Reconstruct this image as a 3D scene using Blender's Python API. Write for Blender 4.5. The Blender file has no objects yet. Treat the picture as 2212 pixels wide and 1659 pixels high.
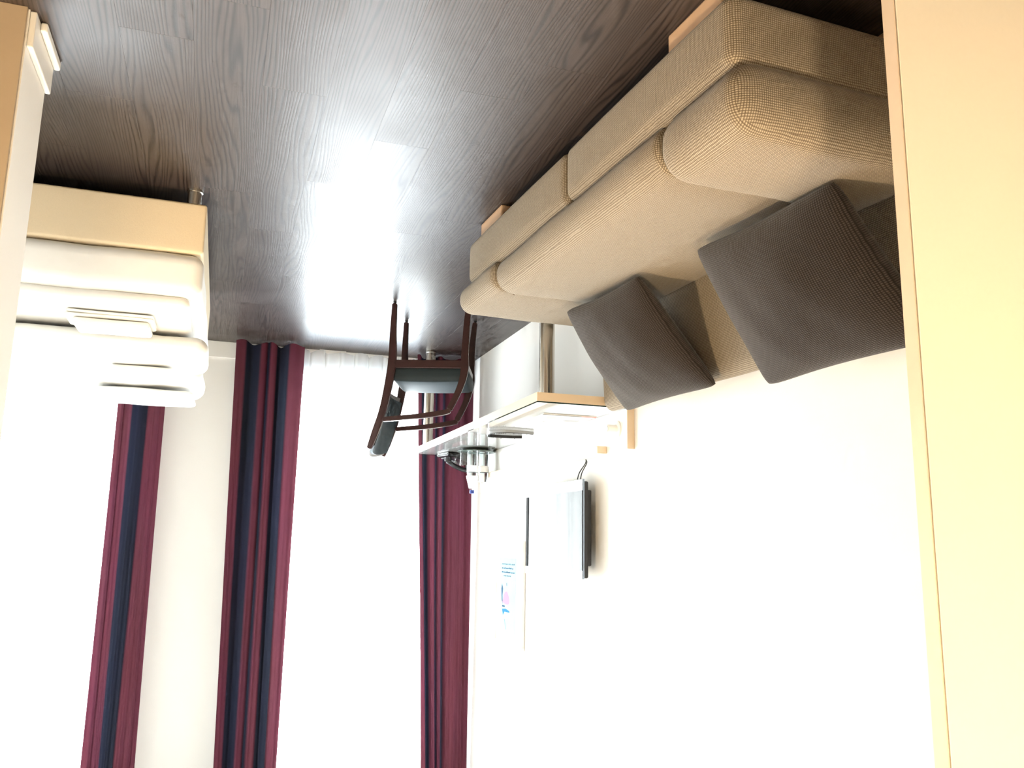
import bpy, bmesh, math, random
from mathutils import Vector, Matrix
random.seed(7)
SC = bpy.context.scene
COL = SC.collection
R = math.radians

# ------------------------------------------------------------------ camera
# the photograph was stored upside down, so the camera is held upside down
YAW, PITCH, ROLL, FPX, CAMH = R(18.581), R(10.586), R(0.929), 1850.0, 1.37
cy, sy, cp, sp = math.cos(YAW), math.sin(YAW), math.cos(PITCH), math.sin(PITCH)
fw = Vector((-sy * cp, cy * cp, -sp)); r0 = Vector((cy, sy, 0)); u0 = r0.cross(fw)
rr = math.cos(ROLL) * r0 + math.sin(ROLL) * u0
uu = -math.sin(ROLL) * r0 + math.cos(ROLL) * u0
cam = bpy.data.objects.new('camera', bpy.data.cameras.new('camera'))
COL.objects.link(cam)
mx = Matrix((-rr, -uu, -fw)).transposed().to_4x4()
mx.translation = Vector((0, 0, CAMH))
cam.matrix_world = mx
cam.data.sensor_width = 36.0
cam.data.lens = FPX / 2212.0 * 36.0
cam.data.clip_start = 0.02
SC.camera = cam

# ------------------------------------------------------------------ room dimensions
XL, YB, XR, YE, ZC = -1.767, 6.233, 2.35, -1.5, 3.15
DIVX, DIVY0, DIVY1 = 0.57, 2.354, 2.617
WIN = [(-1.60, -0.36), (0.55, 2.0)]          # window openings along x
WZ0, WZ1 = 0.17, 2.98

# ------------------------------------------------------------------ world, lights, exposure
w = bpy.data.worlds.new('world'); SC.world = w; w.use_nodes = True
nt = w.node_tree; nt.nodes.clear()
out = nt.nodes.new('ShaderNodeOutputWorld'); bg = nt.nodes.new('ShaderNodeBackground')
tc = nt.nodes.new('ShaderNodeTexCoord'); sx = nt.nodes.new('ShaderNodeSeparateXYZ')
rp = nt.nodes.new('ShaderNodeValToRGB')
rp.color_ramp.elements[0].position = 0.46; rp.color_ramp.elements[0].color = (0.72, 0.73, 0.72, 1)
rp.color_ramp.elements[1].position = 0.52; rp.color_ramp.elements[1].color = (1.0, 1.0, 0.98, 1)
for p_, c_ in ((0.68, (0.90, 0.96, 1.0, 1)), (0.77, (0.52, 0.60, 0.70, 1)), (1.0, (0.34, 0.44, 0.60, 1))):   # hazy bright horizon, deeper zenith
    rp.color_ramp.elements.new(p_).color = c_
ma = nt.nodes.new('ShaderNodeMath'); ma.operation = 'MULTIPLY_ADD'
ma.inputs[1].default_value = 0.5; ma.inputs[2].default_value = 0.5
nt.links.new(tc.outputs['Generated'], sx.inputs[0]); nt.links.new(sx.outputs['Z'], ma.inputs[0])
nt.links.new(ma.outputs[0], rp.inputs[0]); nt.links.new(rp.outputs[0], bg.inputs[0])
bg.inputs[1].default_value = 21.0
nt.links.new(bg.outputs[0], out.inputs[0])

for i, (a, b) in enumerate(WIN):             # sampling portals in the window openings (emit nothing)
    l = bpy.data.lights.new('window_portal', 'AREA'); l.shape = 'RECTANGLE'
    l.size = b - a; l.size_y = WZ1 - WZ0; l.cycles.is_portal = True
    o = bpy.data.objects.new('window_portal', l); COL.objects.link(o)
    o.location = ((a + b) / 2, YB + 0.29, (WZ0 + WZ1) / 2); o.rotation_euler = (R(-90), 0, 0)
LAMP_W = 66.0
SC.view_settings.view_transform = 'Standard'; SC.view_settings.look = 'None'
SC.view_settings.gamma = 1.0; SC.view_settings.use_curve_mapping = False
SC.view_settings.exposure = 0.72
SC.cycles.max_bounces = 5; SC.cycles.diffuse_bounces = 4; SC.cycles.glossy_bounces = 3; SC.cycles.transmission_bounces = 5; SC.cycles.transparent_max_bounces = 10
SC.cycles.caustics_reflective = False; SC.cycles.caustics_refractive = False
SC.cycles.use_adaptive_sampling = True; SC.cycles.adaptive_threshold = 0.1; SC.cycles.adaptive_min_samples = 10
SC.cycles.sample_clamp_indirect = 12.0
SC.cycles.use_denoising = True

# ------------------------------------------------------------------ materials
MATS = {}
def mat(name, col, rough=0.6, metal=0.0, spec=0.5, sheen=0.0, trans=0.0, emit=None):
    if name in MATS: return MATS[name]
    m = bpy.data.materials.new(name); m.use_nodes = True
    b = m.node_tree.nodes['Principled BSDF']
    b.inputs['Base Color'].default_value = (*col, 1)
    b.inputs['Roughness'].default_value = rough; b.inputs['Metallic'].default_value = metal
    b.inputs['Specular IOR Level'].default_value = spec
    b.inputs['Sheen Weight'].default_value = sheen
    b.inputs['Transmission Weight'].default_value = trans
    if emit:
        b.inputs['Emission Color'].default_value = (*emit[0], 1); b.inputs['Emission Strength'].default_value = emit[1]
    MATS[name] = m
    return m
def N(m, t, **kw):
    n = m.node_tree.nodes.new(t)
    for k, v in kw.items(): setattr(n, k, v)
    return n
def L(m, a, b): m.node_tree.links.new(a, b)
def bsdf(m): return m.node_tree.nodes['Principled BSDF']
def noisy(name, col, rough=0.6, scale=40, amt=0.04, bump=0.0, **kw):
    """plain material with a fine tonal mottling and optional fine relief"""
    if name in MATS: return MATS[name]
    m = mat(name, col, rough, **kw); b = bsdf(m)
    t = N(m, 'ShaderNodeTexCoord'); n = N(m, 'ShaderNodeTexNoise'); n.inputs['Scale'].default_value = scale
    n.inputs['Detail'].default_value = 4
    L(m, t.outputs['Object'], n.inputs['Vector'])
    r = N(m, 'ShaderNodeValToRGB')
    r.color_ramp.elements[0].color = (*[c * (1 - amt) for c in col], 1)
    r.color_ramp.elements[1].color = (*[min(1, c * (1 + amt)) for c in col], 1)
    L(m, n.outputs[0], r.inputs[0]); L(m, r.outputs[0], b.inputs['Base Color'])
    if bump:
        bp = N(m, 'ShaderNodeBump'); bp.inputs['Strength'].default_value = bump; bp.inputs['Distance'].default_value = 0.002
        L(m, n.outputs[0], bp.inputs['Height']); L(m, bp.outputs[0], b.inputs['Normal'])
    return m
def weave(name, light, dark, pitch, bump=0.5, rough=0.9, sheen=0.2, mottle=0.2):
    """woven cloth: warp and weft threads laid out in UV metres"""
    m = mat(name, light, rough, spec=0.15, sheen=sheen); b = bsdf(m)
    uv = N(m, 'ShaderNodeUVMap'); nz = N(m, 'ShaderNodeTexNoise'); nz.inputs['Scale'].default_value = 22
    L(m, uv.outputs[0], nz.inputs['Vector'])
    mixv = N(m, 'ShaderNodeVectorMath', operation='MULTIPLY_ADD')
    L(m, nz.outputs['Color'], mixv.inputs[0]); mixv.inputs[1].default_value = (0.004, 0.004, 0); L(m, uv.outputs[0], mixv.inputs[2])
    sep = N(m, 'ShaderNodeSeparateXYZ'); L(m, mixv.outputs[0], sep.inputs[0])
    hs = []
    for ax in 'XY':
        k = N(m, 'ShaderNodeMath', operation='MULTIPLY'); k.inputs[1].default_value = 2 * math.pi / pitch
        L(m, sep.outputs[ax], k.inputs[0])
        s = N(m, 'ShaderNodeMath', operation='SINE'); L(m, k.outputs[0], s.inputs[0])
        a = N(m, 'ShaderNodeMath', operation='MULTIPLY_ADD'); a.inputs[1].default_value = 0.5; a.inputs[2].default_value = 0.5
        L(m, s.outputs[0], a.inputs[0]); hs.append(a)
    mxn = N(m, 'ShaderNodeMath', operation='MULTIPLY'); L(m, hs[0].outputs[0], mxn.inputs[0]); L(m, hs[1].outputs[0], mxn.inputs[1])
    sq = N(m, 'ShaderNodeMath', operation='POWER'); sq.inputs[1].default_value = 0.55; L(m, mxn.outputs[0], sq.inputs[0])
    # slubs: thread-long tonal variation
    sl = N(m, 'ShaderNodeTexNoise'); sl.inputs['Scale'].default_value = 1.0; sl.inputs['Detail'].default_value = 3
    mp = N(m, 'ShaderNodeMapping'); mp.inputs['Scale'].default_value = (60, 260, 1); L(m, uv.outputs[0], mp.inputs[0]); L(m, mp.outputs[0], sl.inputs['Vector'])
    ad = N(m, 'ShaderNodeMath', operation='MULTIPLY_ADD'); ad.inputs[1].default_value = mottle * 2; ad.inputs[2].default_value = -mottle
    L(m, sl.outputs[0], ad.inputs[0])
    sm = N(m, 'ShaderNodeMath', operation='ADD', use_clamp=True); L(m, sq.outputs[0], sm.inputs[0]); L(m, ad.outputs[0], sm.inputs[1])
    r = N(m, 'ShaderNodeMix', data_type='RGBA'); r.inputs['A'].default_value = (*dark, 1); r.inputs['B'].default_value = (*light, 1)
    L(m, sm.outputs[0], r.inputs['Factor']); L(m, r.outputs['Result'], b.inputs['Base Color'])
    bp = N(m, 'ShaderNodeBump'); bp.inputs['Strength'].default_value = bump; bp.inputs['Distance'].default_value = pitch * 0.3
    L(m, sq.outputs[0], bp.inputs['Height']); L(m, bp.outputs[0], b.inputs['Normal'])
    return m

def wood_floor():
    m = mat('dark_laminate', (0.05, 0.04, 0.035), 0.36, spec=0.5); b = bsdf(m)
    t = N(m, 'ShaderNodeTexCoord'); oi = N(m, 'ShaderNodeObjectInfo')
    sc = N(m, 'ShaderNodeVectorMath', operation='MULTIPLY_ADD'); L(m, oi.outputs['Random'], sc.inputs[0])
    sc.inputs[1].default_value = (17.3, 41.0, 9.1); L(m, t.outputs['Object'], sc.inputs[2])
    # cathedral figure: distorted rings stretched along the plank
    mp = N(m, 'ShaderNodeMapping'); mp.inputs['Scale'].default_value = (6.0, 0.55, 1.0); L(m, sc.outputs[0], mp.inputs[0])
    n1 = N(m, 'ShaderNodeTexNoise'); n1.inputs['Scale'].default_value = 1.2; n1.inputs['Detail'].default_value = 2; n1.inputs['Roughness'].default_value = 0.4
    L(m, mp.outputs[0], n1.inputs['Vector'])
    sxf = N(m, 'ShaderNodeSeparateXYZ'); L(m, sc.outputs[0], sxf.inputs[0])
    kx = N(m, 'ShaderNodeMath', operation='MULTIPLY'); kx.inputs[1].default_value = 520.0; L(m, sxf.outputs['X'], kx.inputs[0])
    k = N(m, 'ShaderNodeMath', operation='MULTIPLY_ADD'); k.inputs[1].default_value = 105.0; L(m, n1.outputs[0], k.inputs[0]); L(m, kx.outputs[0], k.inputs[2])
    s = N(m, 'ShaderNodeMath', operation='SINE'); L(m, k.outputs[0], s.inputs[0])
    s2 = N(m, 'ShaderNodeMath', operation='MULTIPLY_ADD'); s2.inputs[1].default_value = 0.5; s2.inputs[2].default_value = 0.5; L(m, s.outputs[0], s2.inputs[0])
    ring = N(m, 'ShaderNodeMath', operation='POWER'); ring.inputs[1].default_value = 2.5; L(m, s2.outputs[0], ring.inputs[0])
    # fine pores
    mp2 = N(m, 'ShaderNodeMapping'); mp2.inputs['Scale'].default_value = (260, 7, 1); L(m, sc.outputs[0], mp2.inputs[0])
    n2 = N(m, 'ShaderNodeTexNoise'); n2.inputs['Scale'].default_value = 1.0; n2.inputs['Detail'].default_value = 3; L(m, mp2.outputs[0], n2.inputs['Vector'])
    # blotches
    n3 = N(m, 'ShaderNodeTexNoise'); n3.inputs['Scale'].default_value = 2.3; n3.inputs['Detail'].default_value = 3; L(m, t.outputs['Object'], n3.inputs['Vector'])
    c1 = N(m, 'ShaderNodeMix', data_type='RGBA'); c1.inputs['A'].default_value = (0.064, 0.048, 0.043, 1); c1.inputs['B'].default_value = (0.026, 0.019, 0.018, 1)
    L(m, ring.outputs[0], c1.inputs['Factor'])
    c2 = N(m, 'ShaderNodeMix', data_type='RGBA'); c2.blend_type = 'MULTIPLY'; c2.inputs['Factor'].default_value = 0.55
    L(m, c1.outputs['Result'], c2.inputs['A'])
    rmp = N(m, 'ShaderNodeValToRGB'); rmp.color_ramp.elements[0].position = 0.3; rmp.color_ramp.elements[1].position = 0.75
    rmp.color_ramp.elements[0].color = (0.45, 0.42, 0.4, 1); rmp.color_ramp.elements[1].color = (1, 1, 1, 1)
    L(m, n2.outputs[0], rmp.inputs[0]); L(m, rmp.outputs[0], c2.inputs['B'])
    L(m, c2.outputs['Result'], b.inputs['Base Color'])
    ro = N(m, 'ShaderNodeMapRange'); ro.inputs['From Min'].default_value = 0.3; ro.inputs['From Max'].default_value = 0.7
    ro.inputs['To Min'].default_value = 0.36; ro.inputs['To Max'].default_value = 0.46
    L(m, n3.outputs[0], ro.inputs[0]); L(m, ro.outputs[0], b.inputs['Roughness'])
    h = N(m, 'ShaderNodeMath', operation='MULTIPLY_ADD'); h.inputs[1].default_value = -0.7; L(m, ring.outputs[0], h.inputs[0]); L(m, n2.outputs[0], h.inputs[2])
    bp = N(m, 'ShaderNodeBump'); bp.inputs['Strength'].default_value = 0.2; bp.inputs['Distance'].default_value = 0.0006
    L(m, h.outputs[0], bp.inputs['Height']); L(m, bp.outputs[0], b.inputs['Normal'])
    return m
def brushed(name, col, rough):
    m = mat(name, col, rough, metal=1.0); b = bsdf(m)
    t = N(m, 'ShaderNodeTexCoord'); mp = N(m, 'ShaderNodeMapping'); mp.inputs['Scale'].default_value = (300, 300, 6)
    n = N(m, 'ShaderNodeTexNoise'); n.inputs['Scale'].default_value = 1
    L(m, t.outputs['Object'], mp.inputs[0]); L(m, mp.outputs[0], n.inputs['Vector'])
    mr = N(m, 'ShaderNodeMapRange'); mr.inputs['To Min'].default_value = rough * 0.7; mr.inputs['To Max'].default_value = rough * 1.3
    L(m, n.outputs[0], mr.inputs[0]); L(m, mr.outputs[0], b.inputs['Roughness'])
    return m
def clear_glass(name, tint=(1, 1, 1), rough=0.0):
    """thin clear sheet: straight-through transmission plus Fresnel reflection"""
    m = bpy.data.materials.new(name); m.use_nodes = True; t = m.node_tree; t.nodes.clear()
    o = t.nodes.new('ShaderNodeOutputMaterial'); mx_ = t.nodes.new('ShaderNodeMixShader')
    tr = t.nodes.new('ShaderNodeBsdfTransparent'); gl = t.nodes.new('ShaderNodeBsdfGlossy'); lw = t.nodes.new('ShaderNodeLayerWeight')
    lw.inputs[0].default_value = 0.5; pw = t.nodes.new('ShaderNodeMath'); pw.operation = 'POWER'; pw.inputs[1].default_value = 5.0
    fr = t.nodes.new('ShaderNodeMath'); fr.operation = 'MULTIPLY_ADD'; fr.inputs[1].default_value = 0.92; fr.inputs[2].default_value = 0.04
    t.links.new(lw.outputs['Facing'], pw.inputs[0]); t.links.new(pw.outputs[0], fr.inputs[0])
    tr.inputs[0].default_value = (*tint, 1); gl.inputs['Roughness'].default_value = rough
    t.links.new(fr.outputs[0], mx_.inputs[0]); t.links.new(tr.outputs[0], mx_.inputs[1]); t.links.new(gl.outputs[0], mx_.inputs[2])
    t.links.new(mx_.outputs[0], o.inputs[0]); MATS[name] = m
    return m
def sheer_mat():
    m = bpy.data.materials.new('sheer_voile'); m.use_nodes = True; t = m.node_tree; t.nodes.clear()
    o = t.nodes.new('ShaderNodeOutputMaterial'); mx_ = t.nodes.new('ShaderNodeMixShader'); m2 = t.nodes.new('ShaderNodeMixShader')
    tr = t.nodes.new('ShaderNodeBsdfTransparent'); tl = t.nodes.new('ShaderNodeBsdfTranslucent'); df = t.nodes.new('ShaderNodeBsdfDiffuse')
    lw = t.nodes.new('ShaderNodeLayerWeight'); lw.inputs[0].default_value = 0.35
    mr = t.nodes.new('ShaderNodeMapRange'); mr.inputs['To Min'].default_value = 0.36; mr.inputs['To Max'].default_value = 0.95
    t.links.new(lw.outputs['Facing'], mr.inputs[0])
    tl.inputs[0].default_value = (0.9, 0.93, 0.95, 1); df.inputs[0].default_value = (0.85, 0.88, 0.9, 1)
    m2.inputs[0].default_value = 0.4
    t.links.new(tl.outputs[0], m2.inputs[1]); t.links.new(df.outputs[0], m2.inputs[2])
    t.links.new(mr.outputs[0], mx_.inputs[0]); t.links.new(tr.outputs[0], mx_.inputs[1]); t.links.new(m2.outputs[0], mx_.inputs[2])
    t.links.new(mx_.outputs[0], o.inputs[0])
    return m
BURG, NAVY = (0.125, 0.036, 0.054), (0.024, 0.026, 0.042)
def curtain_mat(name, bands):
    """burgundy cloth with woven navy stripes; bands = [(u0, u1)] of navy across the cloth width"""
    m = bpy.data.materials.new(name); m.use_nodes = True; t = m.node_tree; t.nodes.clear()
    o = t.nodes.new('ShaderNodeOutputMaterial'); mx_ = t.nodes.new('ShaderNodeMixShader')
    df = t.nodes.new('ShaderNodeBsdfDiffuse'); tl = t.nodes.new('ShaderNodeBsdfTranslucent'); mx_.inputs[0].default_value = 0.16
    uv = t.nodes.new('ShaderNodeUVMap'); sp_ = t.nodes.new('ShaderNodeSeparateXYZ'); rp_ = t.nodes.new('ShaderNodeValToRGB')
    nz = t.nodes.new('ShaderNodeTexNoise'); nz.inputs['Scale'].default_value = 3
    t.links.new(uv.outputs[0], sp_.inputs[0]); t.links.new(sp_.outputs['X'], rp_.inputs[0])
    cr = rp_.color_ramp; e = 0.014
    stops = [(0.0, BURG)]
    for a, b in bands: stops += [(a - e, BURG), (a + e, NAVY), (b - e, NAVY), (b + e, BURG)]
    stops.append((1.0, BURG))
    while len(cr.elements) < len(stops): cr.elements.new(0.5)
    for i, (p, c) in enumerate(stops):
        cr.elements[i].position = min(max(p, 0), 1)
    for i, (p, c) in enumerate(stops): cr.elements[i].color = (*c, 1)
    mlt = t.nodes.new('ShaderNodeMix'); mlt.data_type = 'RGBA'; mlt.blend_type = 'MULTIPLY'; mlt.inputs['Factor'].default_value = 0.3
    t.links.new(uv.outputs[0], nz.inputs['Vector'])
    t.links.new(rp_.outputs[0], mlt.inputs['A']); t.links.new(nz.outputs['Color'], mlt.inputs['B'])
    t.links.new(mlt.outputs['Result'], df.inputs[0]); t.links.new(mlt.outputs['Result'], tl.inputs[0])
    t.links.new(df.outputs[0], mx_.inputs[1]); t.links.new(tl.outputs[0], mx_.inputs[2]); t.links.new(mx_.outputs[0], o.inputs[0])
    return m

M_WALL = noisy('wall_paint', (0.83, 0.81, 0.775), 0.9, scale=180, amt=0.015, bump=0.08, spec=0.1)
M_CEIL = noisy('ceiling_paint', (0.85, 0.84, 0.82), 0.8, scale=120, amt=0.01)
M_BEIGE = noisy('beige_laminate', (0.66, 0.53, 0.38), 0.5, scale=60, amt=0.02)
M_PANEL = noisy('partition_laminate', (0.80, 0.745, 0.64), 0.55, scale=90, amt=0.02)
M_WHITE = noisy('white_laminate', (0.82, 0.81, 0.78), 0.35, scale=50, amt=0.01)
M_TRIM = noisy('trim_white', (0.80, 0.78, 0.74), 0.45, scale=70, amt=0.01)
M_FLOOR = wood_floor()
M_SUB = mat('joint_dark', (0.012, 0.010, 0.009), 0.7)
M_SOFA = weave('sofa_weave', (0.44, 0.380, 0.292), (0.12, 0.090, 0.062), 0.0056)
M_PILLOW = weave('cushion_weave', (0.058, 0.047, 0.042), (0.011, 0.008, 0.007), 0.0062, mottle=0.15)
M_SEAM = noisy('seam_thread', (0.14, 0.10, 0.06), 0.9)
M_FOOT = noisy('beech_foot', (0.62, 0.42, 0.27), 0.5, scale=25, amt=0.08)
M_CHROME = brushed('brushed_steel', (0.62, 0.58, 0.52), 0.22)
M_GLASS = clear_glass('clear_glass')
M_PANE = clear_glass('window_glass', (0.97, 0.985, 0.98))
M_GEDGE = mat('glass_edge', (0.01, 0.025, 0.022), 0.12)
M_MAHOG = noisy('mahogany', (0.034, 0.012, 0.013), 0.32, scale=30, amt=0.25)
M_SEAT = noisy('slate_leather', (0.022, 0.034, 0.042), 0.62, scale=240, amt=0.15, bump=0.15, spec=0.22)
M_GREYWOOD = noisy('grey_piping', (0.22, 0.20, 0.20), 0.45, scale=60, amt=0.05)
M_BLACK = noisy('black_plastic', (0.012, 0.013, 0.016), 0.35, scale=200, amt=0.1)
M_SCREEN = mat('tv_glass', (0.004, 0.005, 0.006), 0.04, spec=0.26)
bsdf(M_SCREEN).inputs['IOR'].default_value = 1.22; bsdf(M_SCREEN).inputs['Specular Tint'].default_value = (0.68, 0.90, 0.97, 1)
M_STEELB = mat('polished_bezel', (0.30, 0.36, 0.46), 0.15, metal=0.9)
M_LINEN = noisy('white_linen', (0.86, 0.85, 0.82), 0.85, scale=25, amt=0.03, bump=0.25)
M_TOWEL = noisy('white_towel', (0.86, 0.83, 0.76), 0.95, scale=420, amt=0.08, bump=0.6)
M_BEDBASE = noisy('bed_base_cloth', (0.72, 0.60, 0.42), 0.85, scale=260, amt=0.05, bump=0.2)
M_SHEER = sheer_mat()

# ------------------------------------------------------------------ mesh helpers
def add_obj(name, me, m, parent=None, smooth=False):
    if m is not None and not me.materials: me.materials.append(m)
    if smooth:
        for p in me.polygons: p.use_smooth = True
    o = bpy.data.objects.new(name, me); COL.objects.link(o)
    if parent is not None: o.parent = parent
    return o
def from_bm(name, bm, m, parent=None, smooth=False):
    bmesh.ops.recalc_face_normals(bm, faces=bm.faces)
    me = bpy.data.meshes.new(name); bm.to_mesh(me); bm.free()
    return add_obj(name, me, m, parent, smooth)
def from_vf(name, V, F, m, parent=None, smooth=False):
    me = bpy.data.meshes.new(name); me.from_pydata([tuple(v) for v in V], [], F); me.update()
    return add_obj(name, me, m, parent, smooth)
def tag(o, label=None, cat=None, group=None, kind=None):
    if label: o['label'] = label
    if cat: o['category'] = cat
    if group: o['group'] = group
    if kind: o['kind'] = kind
    return o
def empty(name, loc=(0, 0, 0), rz=0.0):
    o = bpy.data.objects.new(name, None); COL.objects.link(o); o.location = loc; o.rotation_euler = (0, 0, rz)
    o.empty_display_size = 0.1
    return o
def bm_box(bm, x0, x1, y0, y1, z0, z1):
    v = [bm.verts.new(p) for p in ((x0, y0, z0), (x1, y0, z0), (x1, y1, z0), (x0, y1, z0), (x0, y0, z1), (x1, y0, z1), (x1, y1, z1), (x0, y1, z1))]
    return [bm.faces.new([v[i] for i in f]) for f in ((3, 2, 1, 0), (4, 5, 6, 7), (0, 1, 5, 4), (1, 2, 6, 5), (2, 3, 7, 6), (3, 0, 4, 7))]
def box(name, b, m, parent=None, bev=0.0, seg=2):
    bm = bmesh.new(); bm_box(bm, *b)
    if bev:
        bmesh.ops.bevel(bm, geom=list(bm.edges), offset=bev, segments=seg, affect='EDGES', profile=0.5)
    return from_bm(name, bm, m, parent, smooth=False)
def boxes(name, bl, m, parent=None, bev=0.0):
    bm = bmesh.new()
    for b in bl: bm_box(bm, *b)
    if bev: bmesh.ops.bevel(bm, geom=list(bm.edges), offset=bev, segments=1, affect='EDGES')
    return from_bm(name, bm, m, parent)
def lathe(name, prof, m, parent=None, loc=(0, 0, 0), n=32, axis='Z', smooth=True):
    """prof = [(r, z)]; open profile, closed at r=0 ends"""
    V, F = [], []
    for (r, z) in prof:
        for i in range(n):
            a = 2 * math.pi * i / n
            p = (r * math.cos(a), r * math.sin(a), z)
            if axis == 'X': p = (p[2], p[0], p[1])
            V.append((p[0] + loc[0], p[1] + loc[1], p[2] + loc[2]))
    for k in range(len(prof) - 1):
        for i in range(n):
            j = (i + 1) % n
            F.append((k * n + i, k * n + j, (k + 1) * n + j, (k + 1) * n + i))
    if prof[0][0] > 1e-6: F.append(tuple(reversed(range(n))))
    if prof[-1][0] > 1e-6: F.append(tuple(range((len(prof) - 1) * n, len(prof) * n)))
    bm = bmesh.new(); me = bpy.data.meshes.new(name); me.from_pydata(V, [], F); bm.from_mesh(me)
    bmesh.ops.remove_doubles(bm, verts=bm.verts, dist=1e-6)
    bmesh.ops.recalc_face_normals(bm, faces=bm.faces); bm.to_mesh(me); bm.free()
    o = add_obj(name, me, m, parent, smooth)
    if smooth:
        me.set_sharp_from_angle(angle=R(40))
    return o
def tube(name, pts, r, m, parent=None, n=10, closed=False):
    """round tube along a polyline"""
    pts = [Vector(p) for p in pts]; V, F = [], []
    up = Vector((0, 0, 1)); last = None
    for i, p in enumerate(pts):
        a = pts[max(i - 1, 0)]; b = pts[min(i + 1, len(pts) - 1)]; t = (b - a).normalized()
        s = t.cross(up if last is None else last.cross(t).normalized() if False else up)
        if s.length < 1e-4: s = t.cross(Vector((1, 0, 0)))
        s.normalize(); q = s.cross(t).normalized()
        for k in range(n):
            an = 2 * math.pi * k / n; V.append(p + r * (math.cos(an) * s + math.sin(an) * q))
    for i in range(len(pts) - 1):
        for k in range(n):
            j = (k + 1) % n; F.append((i * n + k, i * n + j, (i + 1) * n + j, (i + 1) * n + k))
    F.append(tuple(reversed(range(n)))); F.append(tuple(range((len(pts) - 1) * n, len(pts) * n)))
    return from_vf(name, V, F, m, parent, True)
def spline(P, n=8):
    """Catmull-Rom through tuples of any length"""
    out_ = []
    Q = [P[0]] + list(P) + [P[-1]]
    for i in range(1, len(Q) - 2):
        for k in range(n):
            t = k / n
            out_.append(tuple(0.5 * (2 * b + (c - a) * t + (2 * a - 5 * b + 4 * c - d) * t * t + (3 * b - a - 3 * c + d) * t ** 3)
                              for a, b, c, d in zip(Q[i - 1], Q[i], Q[i + 1], Q[i + 2])))
    out_.append(tuple(P[-1])); return out_
def ribbon(name, path, y0, y1, m, parent=None, bev=0.004, n=6):
    """flat curved wooden member: path [(x, z, half_width)] in the xz plane, sawn from a board y0..y1"""
    P = spline(path, n); Lft, Rgt = [], []
    for i, (x, z, hw) in enumerate(P):
        a = P[max(i - 1, 0)]; b = P[min(i + 1, len(P) - 1)]
        tx, tz = b[0] - a[0], b[1] - a[1]; l = math.hypot(tx, tz) or 1
        nx, nz = -tz / l, tx / l
        Lft.append((x + nx * hw, z + nz * hw)); Rgt.append((x - nx * hw, z - nz * hw))
    bm = bmesh.new(); rings = []
    for l, r in zip(Lft, Rgt):
        rings.append([bm.verts.new(q) for q in ((l[0], y0, l[1]), (r[0], y0, r[1]), (r[0], y1, r[1]), (l[0], y1, l[1]))])
    for a, b in zip(rings[:-1], rings[1:]):
        for k in range(4): bm.faces.new((a[k], a[(k + 1) % 4], b[(k + 1) % 4], b[k]))
    bm.faces.new(rings[0][::-1]); bm.faces.new(rings[-1])
    bmesh.ops.recalc_face_normals(bm, faces=bm.faces)
    long_e = [e for e in bm.edges if len(e.link_faces) == 2 and e.calc_face_angle(0) > R(60)]
    bmesh.ops.bevel(bm, geom=long_e, offset=bev, segments=2, affect='EDGES')
    o = from_bm(name, bm, m, parent, True); o.data.set_sharp_from_angle(angle=R(35)); return o
def box_uv(me, scale=1.0):
    uvl = me.uv_layers.new(name='UVMap') if not me.uv_layers else me.uv_layers[0]
    for p in me.polygons:
        n = p.normal; ax = max(range(3), key=lambda i: abs(n[i]))
        for li in p.loop_indices:
            c = me.vertices[me.loops[li].vertex_index].co
            uvl.data[li].uv = ((c.y, c.z), (c.x, c.z), (c.x, c.y))[ax] if ax != 0 else (c.y, c.z)
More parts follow.
